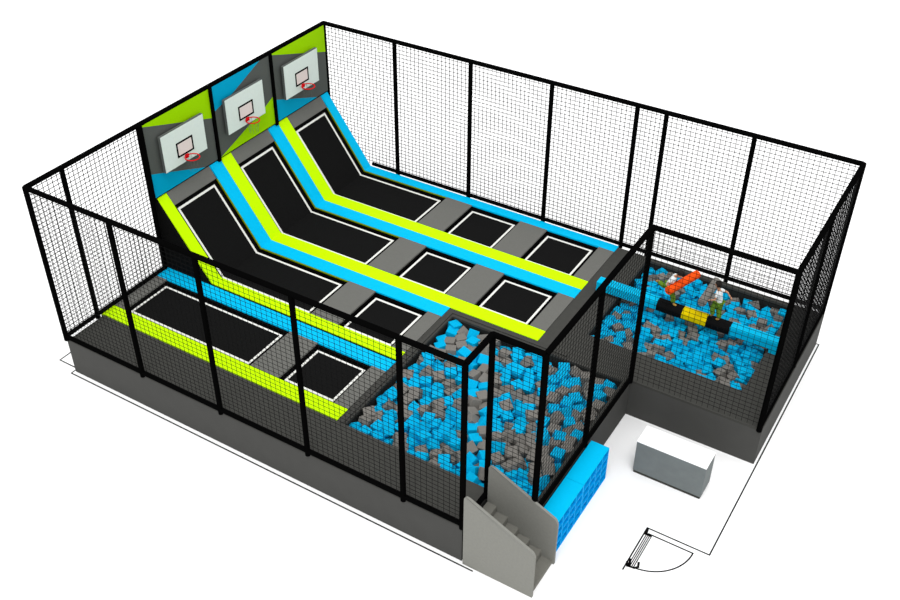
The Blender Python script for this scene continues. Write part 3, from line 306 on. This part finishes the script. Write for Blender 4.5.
for k, (y0, y1, xe, ramp) in enumerate(rows):
    rn = rown[k]
    my0, my1 = y0 + .10, y1 - .10
    # first bed
    if ramp:
        t = thing('trampoline', (2.2, (y0 + y1) / 2, -.17), ['', 'sloping black trampoline bed under the leftmost basketball board, bending onto the flat', 'sloping black trampoline bed under the middle basketball board, bending onto the flat', 'sloping black trampoline bed under the rightmost basketball board, beside the back net'][k], 'trampoline', 'sloping trampolines below the boards')
        mb = MB(); bent(mb, my0, my1, .50, 4.06, .12, .135); mb.build('jump_bed', M['bed'], t)
        mb = MB()
        bent(mb, my0, my0 + WD, .50, 4.06, .112, .12); bent(mb, my1 - WD, my1, .50, 4.06, .112, .12)
        a, b = offs(.112); a2, b2 = offs(.12)
        mb.prism([tuple(a + dr * .50), tuple(a + dr * (.50 + WD)), tuple(a2 + dr * (.50 + WD)), tuple(a2 + dr * .50)], my0 + WD, my1 - WD)
        mb.box((4.06 - WD, my0 + WD, -.1), (4.06, my1 - WD, -.092))
        mb.build('border_tape', M['tape'], t)
        # grey pad at the head of the slope
        a, b = offs(0); a2, b2 = offs(TH)
        mb = MB(); mb.prism([tuple(a + dr * .02), tuple(a + dr * .40), tuple(a2 + dr * .40), tuple(a2 + dr * .02)], y0 + .002, y1 - .032)
        tag(mb.build('cross_pad', M['grey'], loc=(.1, (y0 + y1) / 2, 1.8), bevel=.006), 'grey pad at the top of the slope directly under the %s basketball board' % ['', 'leftmost', 'middle', 'rightmost'][k], 'safety pad', 'grey pads at the ends of the trampolines')
    else:
        t = thing('trampoline', (2.4, (y0 + y1) / 2, -.17), 'long flat black rectangular trampoline bed in the row nearest the front net', 'trampoline')
        mb = MB(); mb.box((.42, my0, -.115), (4.06, my1, -.1)); mb.build('jump_bed', M['bed'], t)
        mb = MB(); tape_rect(mb, .42, 4.06, my0, my1); mb.build('border_tape', M['tape'], t)
        cross(.0, .36, y0, y1, 'grey pad at the far left end of the row nearest the front net')
    cross(4.2, 5.0, y0, y1, 'wide grey pad between the long and the square trampoline, row %s' % rn)
    names2 = ['small square black trampoline in the row nearest the front net', 'small square black trampoline left of the corner foam pit, second row from the front net', 'middle square black trampoline of the third row, between two wide grey pads', 'square black trampoline in the back row, between two wide grey pads']
    def square(xa, xb, label):
        t = thing('trampoline', ((xa + xb) / 2, (y0 + y1) / 2, -.17), label, 'trampoline', 'small square trampolines')
        mb = MB(); mb.box((xa, my0, -.115), (xb, my1, -.1)); mb.build('jump_bed', M['bed'], t)
        mb = MB(); tape_rect(mb, xa, xb, my0, my1); mb.build('border_tape', M['tape'], t)
    square(5.07, 6.40, names2[k])
    if xe > 7:
        square(7.37, 8.68, ['', '', 'square black trampoline behind the corner foam pit, ending the third row', 'square black trampoline ending the back row beside the beam pit'][k])
        cross(6.5, 7.3, y0, y1, 'wide grey pad between the two square trampolines, row %s' % rn)
        cross(8.8, XG - .003, y0, y1, 'narrow grey end pad by the beam pit deck, row %s' % rn)
    else:
        cross(6.5, XE - .003, y0, y1, 'narrow grey end pad by the corner foam pit, row %s' % rn)

# ------------------------------------------------------------------ wall panels and basketball hoops
def poly_x(mb, pts, x0, x1, mi): mb.prism(pts, x0, x1, mi, axis='x')
ZB = 2.04
pan = [
 (3.25, 5.53, [('pgrey', [(3.25, ZB), (5.53, ZB), (5.53, 3.19), (3.25, 3.94)]), ('plime', [(3.25, 3.935), (5.53, 3.185), (5.53, 3.97), (3.25, 3.97)]), ('pblue', [(3.25, ZB), (5.03, ZB), (3.25, 2.70)])],
  'leftmost mural panel with a lime top and a teal bottom corner'),
 (5.53, 7.82, [('pgrey', [(5.53, ZB), (7.82, ZB), (7.82, 3.97), (5.53, 3.97)]), ('pblue', [(5.53, 3.97), (7.42, 3.97), (6.25, 3.50), (5.53, 3.30)]), ('plime', [(5.62, ZB), (7.82, ZB), (7.82, 2.83), (7.47, 2.67)])],
  'middle mural panel with a teal top corner and a lime wedge at lower right'),
 (7.82, 10.13, [('pgrey', [(7.82, ZB), (10.13, ZB), (10.13, 3.97), (7.82, 3.97)]), ('plime', [(7.82, 3.96), (10.13, 3.20), (10.13, 3.97), (7.82, 3.97)]), ('pblue', [(7.82, ZB), (9.62, ZB), (7.82, 2.70)])],
  'rightmost mural panel with a lime top and teal bottom, at the back corner'),
]
side = ['leftmost', 'middle', 'rightmost']
for k, (ya, yb, polys, lab) in enumerate(pan):
    mb = MB(); mats = []
    for i, (mn, pts) in enumerate(polys):
        mats.append(M[mn]); e = .05 if (i == 0) else .053
        poly_x(mb, [(min(max(p[0], ya + .01), yb - .01), p[1]) for p in pts], .0 if i == 0 else .045, e, i)
    tag(mb.build('mural_panel', mats, loc=(0, (ya + yb) / 2, 3)), lab, 'wall panel', 'coloured panels above the slope')
for k, yc in enumerate((4.33, 6.56, 8.86)):
    t = thing('basketball_hoop', (.06, yc, 3.0), 'white basketball backboard with red ring on the %s mural panel' % side[k], 'basketball hoop', 'basketball hoops')
    mb = MB(); mb.box((.12, yc - .72, 2.60), (.195, yc + .72, 3.55), 0); mb.box((.195, yc - .715, 2.605), (.20, yc + .715, 3.545), 1)
    mb.build('backboard', [M['boardedge'], M['board']], t)
    mb = MB(); f = .045
    mb.box((.2, yc - .28, 2.8), (.206, yc + .28, 2.8 + f)); mb.box((.2, yc - .28, 3.19 - f), (.206, yc + .28, 3.19))
    mb.box((.2, yc - .28, 2.8), (.206, yc - .28 + f, 3.19)); mb.box((.2, yc + .28 - f, 2.8), (.206, yc + .28, 3.19))
    sq = mb.build('target_square', M['black'], t)
    mb = MB(); mb.box((.2, yc - .25, 2.83), (.203, yc + .25, 3.16)); mb.build('square_field', M['pink'], sq)
    mb = MB(); mb.torus((.39, yc, 2.76), .175, .014); mb.build('ring', M['red'], t)
    mb = MB(); mb.box((.2, yc - .05, 2.70), (.235, yc + .05, 2.79)); mb.build('ring_bracket', M['red'], t)
    mb = MB(); mb.box((.053, yc - .3, 2.8), (.12, yc - .24, 3.4)); mb.box((.053, yc + .24, 2.8), (.12, yc + .3, 3.4)); mb.build('wall_mount', M['black'], t)
    mb = MB()
    for i in range(10):
        a = 2 * PI * i / 10; b = a + .5; c = a - .5
        for e in (b, c):
            mb.tube((.39 + .175 * math.cos(a), yc + .175 * math.sin(a), 2.76), (.39 + .11 * math.cos(e), yc + .11 * math.sin(e), 2.42), .0022, 4)
    mb.build('hoop_net', M['boardedge'], t)

# ------------------------------------------------------------------ net fences
CELL, CZ = .122, .108
def net_bay(mb, p, q, z0, z1, WR):
    p = Vector(p); q = Vector(q); d = q - p; Ln = d.length; d.normalize(); n = Vector((-d.y, d.x))
    k = max(1, round(Ln / CELL))
    def bar(a, b, u, v):      # square bar from a to b with half-widths along u and v
        vs = [a + u * i + v * j for i, j in ((-1, -1), (1, -1), (1, 1), (-1, 1))] + [b + u * i + v * j for i, j in ((-1, -1), (1, -1), (1, 1), (-1, 1))]
        mb.add(vs, [(0, 1, 5, 4), (1, 2, 6, 5), (2, 3, 7, 6), (3, 0, 4, 7)])
    d3 = Vector((d.x, d.y, 0)) * WR; n3 = Vector((n.x, n.y, 0)) * WR; z3 = Vector((0, 0, WR))
    for i in range(1, k):
        c = p + d * Ln * i / k; bar(Vector((c.x, c.y, z0)), Vector((c.x, c.y, z1)), d3, n3)
    m = round((z1 - z0) / CZ)
    for j in range(1, m):
        z = z0 + (z1 - z0) * j / m; bar(Vector((p.x, p.y, z)), Vector((q.x, q.y, z)), z3, n3)
R = .058
def fence(p, q, stops, label, ends=(True, True), bottom=True, bays=None, z0=0.0, open_=False, railx=0, gauge=.0031):
    p = Vector(p); q = Vector(q); d = (q - p).normalized()
    t = thing('net_fence', ((p.x + q.x) / 2, (p.y + q.y) / 2, 0), label, 'safety net fence')
    pts = [p + d * s for s in stops]
    for i, c in enumerate(pts):
        if (i == 0 and not ends[0]) or (i == len(pts) - 1 and not ends[1]): continue
        mb = MB(); mb.tube((c.x, c.y, -.055), (c.x, c.y, H + .02), R, 12)
        mb.build('post', M['black'], t)
    e0 = 0 if ends[0] else .0
    mb = MB(); mb.tube((p.x, p.y, H), (q.x, q.y, H), R, 12); mb.build('top_rail', M['black'], t)
    if bottom:
        b0 = pts[0] if railx == 0 else p + d * railx
        mb = MB(); mb.tube((b0.x, b0.y, z0 + R), (q.x, q.y, z0 + R), R * .9, 12); mb.build('bottom_rail', M['black'], t)
    if not open_:
        for i, (a, b) in enumerate(zip(pts, pts[1:])):
            if bays and i not in bays: continue
            mb = MB(); net_bay(mb, a + d * R * .5, b - d * R * .5, z0 + .04, H, gauge); mb.build('net', M['net'], t)
    return t
fence((0, .0), (XF, .0), [0, 2.38, 4.63, 6.93, 9.24, XF], 'black net fence along the long front side, from the left corner to the stairs')
lf = fence((0, 0), (0, L), [0, .96, 3.2, 5.53, 7.82, L], 'black net fence on the left side, carrying the mural panels under its rail', ends=(False, True), bays=(0, 1), bottom=False, gauge=.0056)
mb = MB(); mb.tube((0, 0, R), (0, 3.2, R), R * .9); mb.build('bottom_rail', M['black'], lf)
for yy in (3.2, 5.53, 7.82):
    mb = MB(); mb.box((.03, yy - .045, 1.98), (.10, yy + .045, H)); mb.build('panel_divider', M['black'], lf)
mb = MB(); mb.tube((.01, 3.2, 2.02), (.01, L, 2.02), .03); mb.build('panel_rail', M['black'], lf)
fence((0, L), (XR, L), [0, 2.32, 4.66, 6.98, 9.24, 9.97, 12.08, XR], 'long black net fence along the back of the platform', ends=(False, True), railx=1.45, gauge=.0056)
fence((XR, Y2), (XR, L), [0, 2.32, L - Y2], 'black net fence on the right end of the beam pit', ends=(True, False), gauge=.0056)
fence((X2, Y2), (XR, Y2), [0, XR - X2], 'black net fence in front of the beam pit, facing the grey counter', ends=(False, False), bottom=False)
fence((X2, Y1), (X2, Y2), [0, 2.25, Y2 - Y1], 'black net fence between the corner foam pit and the blue cubby racks', ends=(True, True))
fence((XF, Y1), (X2, Y1), [0, X2 - XF], 'narrow black net fence beside the staircase', ends=(True, False))
fence((XF, 0), (XF, Y1), [0, Y1], 'open black entrance frame without net at the top of the stairs', ends=(False, False), open_=True)

# ------------------------------------------------------------------ foam cubes
def cube_mesh(s, mname):
    bm = bmesh.new(); bmesh.ops.create_cube(bm, size=s)
    bmesh.ops.bevel(bm, geom=list(bm.edges), offset=.012, segments=2, affect='EDGES', profile=.5)
    me = bpy.data.meshes.new('foam_cube'); bm.to_mesh(me); bm.free(); me.materials.append(M[mname]); return me
def parse(t):
    for r in t.strip().split(';'):
        v = [float(x) for x in r.split()]; yield Vector(v[:3]) / 1000, Quaternion(v[3:7]).normalized()
where = ['in the corner foam pit beside the stairs', 'in the foam pit under the balance beam']
rest = MB()
for p, (vis, hid, s, share) in enumerate(((V0, H0, .25, .57), (V1, H1, .215, .72))):
    me = {c: cube_mesh(s - .002, 'f' + c) for c in ('blue', 'grey')}
    rnd = random.Random(3 + p)
    lst = list(parse(vis)); rnd.random()
    for loc, q in lst:
        c = 'blue' if rnd.random() < share else 'grey'
        o = bpy.data.objects.new('foam_cube', me[c]); C.objects.link(o)
        o.location = loc; o.rotation_mode = 'QUATERNION'; o.rotation_quaternion = q
        tag(o, 'loose %s foam cube lying %s' % (c, where[p]), 'foam cube', 'loose %s foam cubes %s' % (c, where[p]))
    for loc, q in parse(hid):
        c = 0 if rnd.random() < share else 1; h = s / 2 - .002
        vs = [loc + q @ Vector((x, y, z)) for x in (-h, h) for y in (-h, h) for z in (-h, h)]
        rest.add(vs, [(0, 1, 3, 2), (4, 6, 7, 5), (0, 4, 5, 1), (2, 3, 7, 6), (0, 2, 6, 4), (1, 5, 7, 3)], c)
tag(rest.build('foam_cubes', [M['fblue'], M['fgrey']], loc=(10.5, 5, -.76)), 'remaining blue and grey foam cubes, smaller or half buried under the loose ones in both pits', 'foam cubes', kind='stuff')

# ------------------------------------------------------------------ balance beam
YB0, YB1, ZT, ZU = 7.98, 8.24, .34, .10
t = thing('balance_beam', (11.8, 8.1, 0), 'blue square balance beam with black and yellow rolls, spanning the foam pit', 'balance beam')
for a, b in ((9.56, 11.12), (12.90, 14.02)):
    mb = MB(); mb.box((a, YB0, ZU), (b, YB1, ZT)); bo = mb.build('beam_end', M['beamblue'], t, bevel=.012); bo['label'] = 'blue beam end'
for a, b in ((9.56, 9.74), (13.85, 14.02)):
    mb = MB(); mb.box((a, YB0 + .01, .0), (b, YB1 - .01, ZU)); mb.build('leg', M['beamblue'], t)
yc, zc = (YB0 + YB1) / 2, .21
for a, b, m, lb in ((11.12, 11.75, 'beamblack', 'black roll'), (11.75, 12.34, 'yellow', 'yellow roll'), (12.34, 12.90, 'beamblack', 'black roll')):
    mb = MB(); mb.tube((a, yc, zc), (b, yc, zc), .165, 8); o = mb.build('roll', M[m], t, bevel=.01); o['label'] = lb
    for pl in o.data.polygons: pl.use_smooth = False

def log(p, q, r, m, label):
    mb = MB(); p = Vector(p); q = Vector(q); d = (q - p).normalized()
    mb.tube(p, q, r, 20, cap=False)
    for c, s in ((p, -1), (q, 1)):
        mb.tube(c, c + d * s * .02, r, 20, rb=r * .85)
    tag(mb.build('foam_log', M[m], loc=(p + q) / 2), label, 'foam log', 'foam logs held by the players')
log((11.40, 7.80, .9), (11.73, 8.77, .9), .10, 'orange', 'orange foam log held across the body of the person bending over the beam')
log((12.21, 7.80, .88), (12.21, 8.78, .88), .10, 'fgrey', 'grey foam log held by the person standing on the right of the beam')

# ------------------------------------------------------------------ people
def skin_obj(name, chains, mname, parent=None, sub=2, loc=(0, 0, 0)):
    """chains: list of [(point, radius), ...]; a point already used is shared, so limbs join"""
    me = bpy.data.meshes.new(name); verts = []; rad = []; edges = []; idx = {}
    def vid(p, r):
        k = tuple(round(c, 4) for c in p)
        if k not in idx: idx[k] = len(verts); verts.append(Vector(p) - Vector(loc)); rad.append(r)
        return idx[k]
    for ch in chains:
        ids = [vid(p, r) for p, r in ch]
        edges += [(a, b) for a, b in zip(ids, ids[1:]) if a != b]
    me.from_pydata(verts, edges, [])
    o = bpy.data.objects.new(name + '_tmp', me); C.objects.link(o)
    md = o.modifiers.new('skin', 'SKIN'); md.use_smooth_shade = True
    sv = me.skin_vertices[0].data
    for i, r in enumerate(rad):
        rr = r if isinstance(r, (tuple, list)) else (r, r)
        sv[i].radius = rr; sv[i].use_root = (i == 0)
    ss = o.modifiers.new('sub', 'SUBSURF'); ss.levels = sub; ss.render_levels = sub
    dg = bpy.context.evaluated_depsgraph_get(); dg.update()
    nm = bpy.data.meshes.new_from_object(o.evaluated_get(dg)); nm.name = name
    nm.materials.clear(); nm.materials.append(M[mname])
    for p in nm.polygons: p.use_smooth = True
    bpy.data.objects.remove(o, do_unlink=True)
    r = bpy.data.objects.new(name, nm); C.objects.link(r)
    if parent is not None: r.parent = parent; r.location = Vector(loc) - parent.location
    else: r.location = loc
    return r
def lerp(a, b, t): return tuple(a[i] + (b[i] - a[i]) * t for i in range(3))
def person(J, label, face, shoe_mats, shift=(0, 0)):
    """J: joints by name; face: unit vector the head looks along"""
    V_ = Vector
    base = J['footF'] if J['footF'][2] < J['footN'][2] else J['footN']
    J = {k: (v if k.startswith('curl') else ((v[0] - base[0]) * 1.04 + base[0] + shift[0], (v[1] - base[1]) * 1.04 + base[1] + shift[1], (v[2] - base[2]) * 1.07 + base[2])) for k, v in J.items()}
    root = thing('person', (J['footN'][0], J['footN'][1], ZT), label, 'person')
    ch = []
    pel, che, nek, hed = J['pelvis'], J['chest'], J['neck'], J['head']
    ch.append([(pel, .066), (lerp(pel, che, .45), .056), (che, .072), (lerp(che, nek, .75), .045), (nek, .028), (lerp(nek, hed, .45), .04), (hed, .074), (tuple(V_(hed) + (V_(hed) - V_(nek)).normalized() * .045), .05)])
    for sd in 'NF':
        sh, el, ha = J['sh' + sd], J['el' + sd], J['ha' + sd]
        ch.append([(che, .072), (sh, .033), (lerp(sh, el, .5), .027), (el, .022), (lerp(el, ha, .6), .018), (ha, .014)])
        # palm and five fingers that close round the held log
        d = (V_(ha) - V_(el)).normalized(); sdv = d.cross(V_((0, 0, 1)));
        if sdv.length < .1: sdv = V_((1, 0, 0))
        sdv.normalize(); cu = J['curl' + sd]; cu = V_(cu).normalized()
        palm = V_(ha) + d * .025
        ch.append([(ha, .014), (tuple(palm), (.020, .012))])
        for f, (o_, ln) in enumerate(((-.016, .030), (-.005, .036), (.006, .034), (.016, .026))):
            a = palm + sdv * o_ + d * .010; b = a + d * ln * .5; c = b + (d * .4 + cu * .8).normalized() * ln * .5
            ch.append([(tuple(palm), (.020, .012)), (tuple(a), .0065), (tuple(b), .006), (tuple(c), .005)])
        a = V_(ha) + d * .008 - sdv * .02; ch.append([(ha, .014), (tuple(a), .007), (tuple(a + d * .018 + cu * .014 - sdv * .006), .0055)])
        hp, kn, an, ft = J['hip' + sd], J['knee' + sd], J['ankle' + sd], J['foot' + sd]
        ch.append([(pel, .066), (hp, .056), (lerp(hp, kn, .5), .045), (kn, .034), (lerp(kn, an, .4), .034), (an, .020), (ft, (.024, .016))])
    # nose and ears
    fv = V_(face).normalized(); hv = V_(hed); up = (hv - V_(nek)).normalized(); rt = fv.cross(up).normalized()
    body = skin_obj('body', ch, 'skin', root, 2, tuple(root.location))
    mb = MB()
    for c, r_ in ((hv + fv * .074 - up * .005, .012), (hv + rt * .070, .014), (hv - rt * .070, .014)):
        b2 = bmesh.new(); bmesh.ops.create_uvsphere(b2, u_segments=8, v_segments=6, radius=r_)
        mb.add([v.co + c for v in b2.verts], [[v.index for v in f.verts] for f in b2.faces], 0, True); b2.free()
    mb.build('nose_and_ears', M['skin'], root)
    mb = MB()
    for s_ in (-1, 1):
        c = hv + fv * .069 + up * .012 + rt * .022 * s_
        b2 = bmesh.new(); bmesh.ops.create_uvsphere(b2, u_segments=8, v_segments=6, radius=.007)
        mb.add([v.co + c for v in b2.verts], [[v.index for v in f.verts] for f in b2.faces], 0, True); b2.free()
    mb.tube(hv + fv * .069 - up * .028 - rt * .015, hv + fv * .069 - up * .028 + rt * .015, .004, 6)
    mb.build('eyes_and_mouth', M['hair'], root)
    # hair cap over the crown and the back of the head
    b2 = bmesh.new(); bmesh.ops.create_uvsphere(b2, u_segments=24, v_segments=16, radius=.088)
    kill = [v for v in b2.verts if v.co.dot(fv) > .012 + max(0, v.co.dot(up)) * .75 or v.co.dot(up) < -.045]
    bmesh.ops.delete(b2, geom=kill, context='VERTS'); b2.verts.index_update()
    mb = MB(); mb.add([v.co + hv + up * .012 - fv * .006 + V_((random.uniform(-1, 1), random.uniform(-1, 1), random.uniform(-1, 1))) * .002 for v in b2.verts], [[v.index for v in f.verts] for f in b2.faces], 0, True); b2.free()
    ho = mb.build('hair', M['hair'], root); so_ = ho.modifiers.new('thick', 'SOLIDIFY'); so_.thickness = .014; so_.offset = -1
    # clothes
    sc = [[(lerp(pel, che, -.12), .088), (lerp(pel, che, .12), .088), (lerp(pel, che, .5), .082), (che, .096), (lerp(che, nek, .7), .052)]]
    for sd in 'NF': sc.append([(che, .096), (J['sh' + sd], .046), (lerp(J['sh' + sd], J['el' + sd], .6), .042)])
    skin_obj('shirt', sc, 'shirt', root, 2, tuple(root.location))
    tc_ = []
    for sd in 'NF':
        hp, kn, an = J['hip' + sd], J['knee' + sd], J['ankle' + sd]
        tc_.append([(pel, .090), (hp, .086), (lerp(hp, kn, .5), .080), (kn, .064), (lerp(kn, an, .5), .062), (lerp(kn, an, .85), .060)])
    skin_obj('trousers', tc_, 'trousers', root, 2, tuple(root.location))
    for sd in 'NF':
        an, ft = V_(J['ankle' + sd]), V_(J['foot' + sd]); d = (ft - an).normalized()
        so2 = skin_obj('shoe', [[(tuple(an - d * .0 + V_((0, 0, -.004))), .027), (tuple(lerp(an, ft, .6)), (.030, .022)), (tuple(ft), (.030, .018))]], shoe_mats[0], root, 2, tuple(root.location))
        so2['label'] = 'low shoe'
    return root
fz = .405
person(dict(pelvis=(11.27, 8.10, .83), chest=(11.35, 8.10, 1.03), neck=(11.41, 8.10, 1.13), head=(11.49, 8.10, 1.20),
            shN=(11.35, 8.00, 1.07), elN=(11.27, 7.93, .94), haN=(11.33, 7.98, .88), curlN=(.3, 0, -1),
            shF=(11.36, 8.20, 1.07), elF=(11.34, 8.30, .97), haF=(11.42, 8.33, .965), curlF=(.3, 0, -1),
            hipN=(11.31, 8.05, .80), kneeN=(11.42, 8.06, .60), ankleN=(11.44, 8.07, fz), footN=(11.53, 8.07, fz - .020),
            hipF=(11.24, 8.16, .80), kneeF=(11.12, 8.18, .70), ankleF=(10.98, 8.20, .80), footF=(10.94, 8.20, .74)),
       'person in white shirt and green trousers balancing on one leg, holding the orange log', (.42, -.1, -.9), ('shoe',), (.05, -.03))
person(dict(pelvis=(12.52, 8.10, .86), chest=(12.49, 8.10, 1.06), neck=(12.46, 8.10, 1.17), head=(12.43, 8.10, 1.265),
            shN=(12.49, 8.00, 1.10), elN=(12.46, 7.94, .97), haN=(12.355, 7.99, .90), curlN=(-.3, 0, -1),
            shF=(12.51, 8.20, 1.10), elF=(12.63, 8.24, 1.06), haF=(12.72, 8.20, .99), curlF=(0, 0, -1),
            hipN=(12.49, 8.05, .82), kneeN=(12.42, 8.03, .66), ankleN=(12.46, 8.05, .50), footN=(12.39, 8.05, .47),
            hipF=(12.54, 8.14, .82), kneeF=(12.55, 8.12, .60), ankleF=(12.60, 8.11, fz), footF=(12.52, 8.11, fz - .020)),
       'person in white shirt and green trousers beside the grey log, one arm swung back', (-1, 0, -.15), ('shoe',), (.01, -.06))

# ------------------------------------------------------------------ staircase
t = thing('staircase', (11.3, .46, G), 'grey staircase with two tall slanted side panels leading up to the entrance frame', 'stairs')
XS0, XS1 = XF + .055, 12.12
prof = rounded([(XS0, G), (XS0, .88), (XS0 + .10, .88), (XS1 - .04, .23), (XS1, .12), (XS1, G)], [0, .07, .05, .05, .03, 0])
for y0, y1 in ((-.05, .0), (.86, .91)):
    mb = MB(); mb.prism(prof, y0, y1); mb.build('side_panel', M['stair'], t)
xsn = [XS0, 10.83, 11.08, 11.33, 11.58, 11.84, 12.08]
for k in range(6):
    mb = MB(); mb.box((xsn[k], .001, G), (xsn[k + 1] + (.012 if k < 5 else 0), .859, -.10 - .162 * k)) if k == 99 else None
    zt = -.10 - .162 * k
    mb.box((xsn[k], .001, G), (xsn[k + 1] - .0005, .859, zt)); mb.build('step', M['tread'], t, bevel=.004)

# ------------------------------------------------------------------ cubby racks
def rack(ya, yb, label):
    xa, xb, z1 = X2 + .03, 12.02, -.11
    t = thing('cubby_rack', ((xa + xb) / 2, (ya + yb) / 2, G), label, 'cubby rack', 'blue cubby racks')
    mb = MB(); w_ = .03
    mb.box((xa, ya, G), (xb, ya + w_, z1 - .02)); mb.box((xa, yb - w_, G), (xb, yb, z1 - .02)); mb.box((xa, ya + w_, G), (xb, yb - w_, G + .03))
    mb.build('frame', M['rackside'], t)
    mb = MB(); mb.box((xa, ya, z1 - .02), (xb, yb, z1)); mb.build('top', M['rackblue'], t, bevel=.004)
    mb = MB(); mb.box((xa, ya + w_, G + .03), (xa + .02, yb - w_, z1 - .02)); mb.build('back_panel', M['rackshade'], t)
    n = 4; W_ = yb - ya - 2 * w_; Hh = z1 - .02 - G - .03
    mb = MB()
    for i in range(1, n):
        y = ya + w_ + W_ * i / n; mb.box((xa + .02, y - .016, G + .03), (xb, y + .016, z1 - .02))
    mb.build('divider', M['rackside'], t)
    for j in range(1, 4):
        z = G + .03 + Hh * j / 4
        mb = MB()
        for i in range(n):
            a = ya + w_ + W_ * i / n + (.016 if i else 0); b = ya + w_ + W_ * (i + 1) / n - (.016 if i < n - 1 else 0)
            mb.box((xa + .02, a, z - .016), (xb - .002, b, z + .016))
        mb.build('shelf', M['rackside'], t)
rack(1.03, 2.235, 'blue cubby rack nearer the staircase, open square compartments')
rack(2.24, 3.445, 'blue cubby rack farther from the staircase, open square compartments')

# ------------------------------------------------------------------ counter
t = thing('reception_counter', (13.18, 4.2, G), 'low grey counter with white top standing alone on the white floor', 'counter')
cx0, cx1, cy0, cy1 = 12.43, 13.93, 3.91, 4.44
mb = MB(); mb.box((cx0 + .005, cy0 + .02, G), (cx1 - .02, cy1 - .005, G + .08)); mb.build('plinth', M['plinth'], t)
mb = MB(); mb.box((cx0, cy0, G + .08), (cx1, cy1, -.115)); mb.build('body', M['desk'], t)
mb = MB(); mb.box((cx0, cy0, -.115), (cx1, cy1, -.09)); mb.build('counter_top', M['desktop'], t)
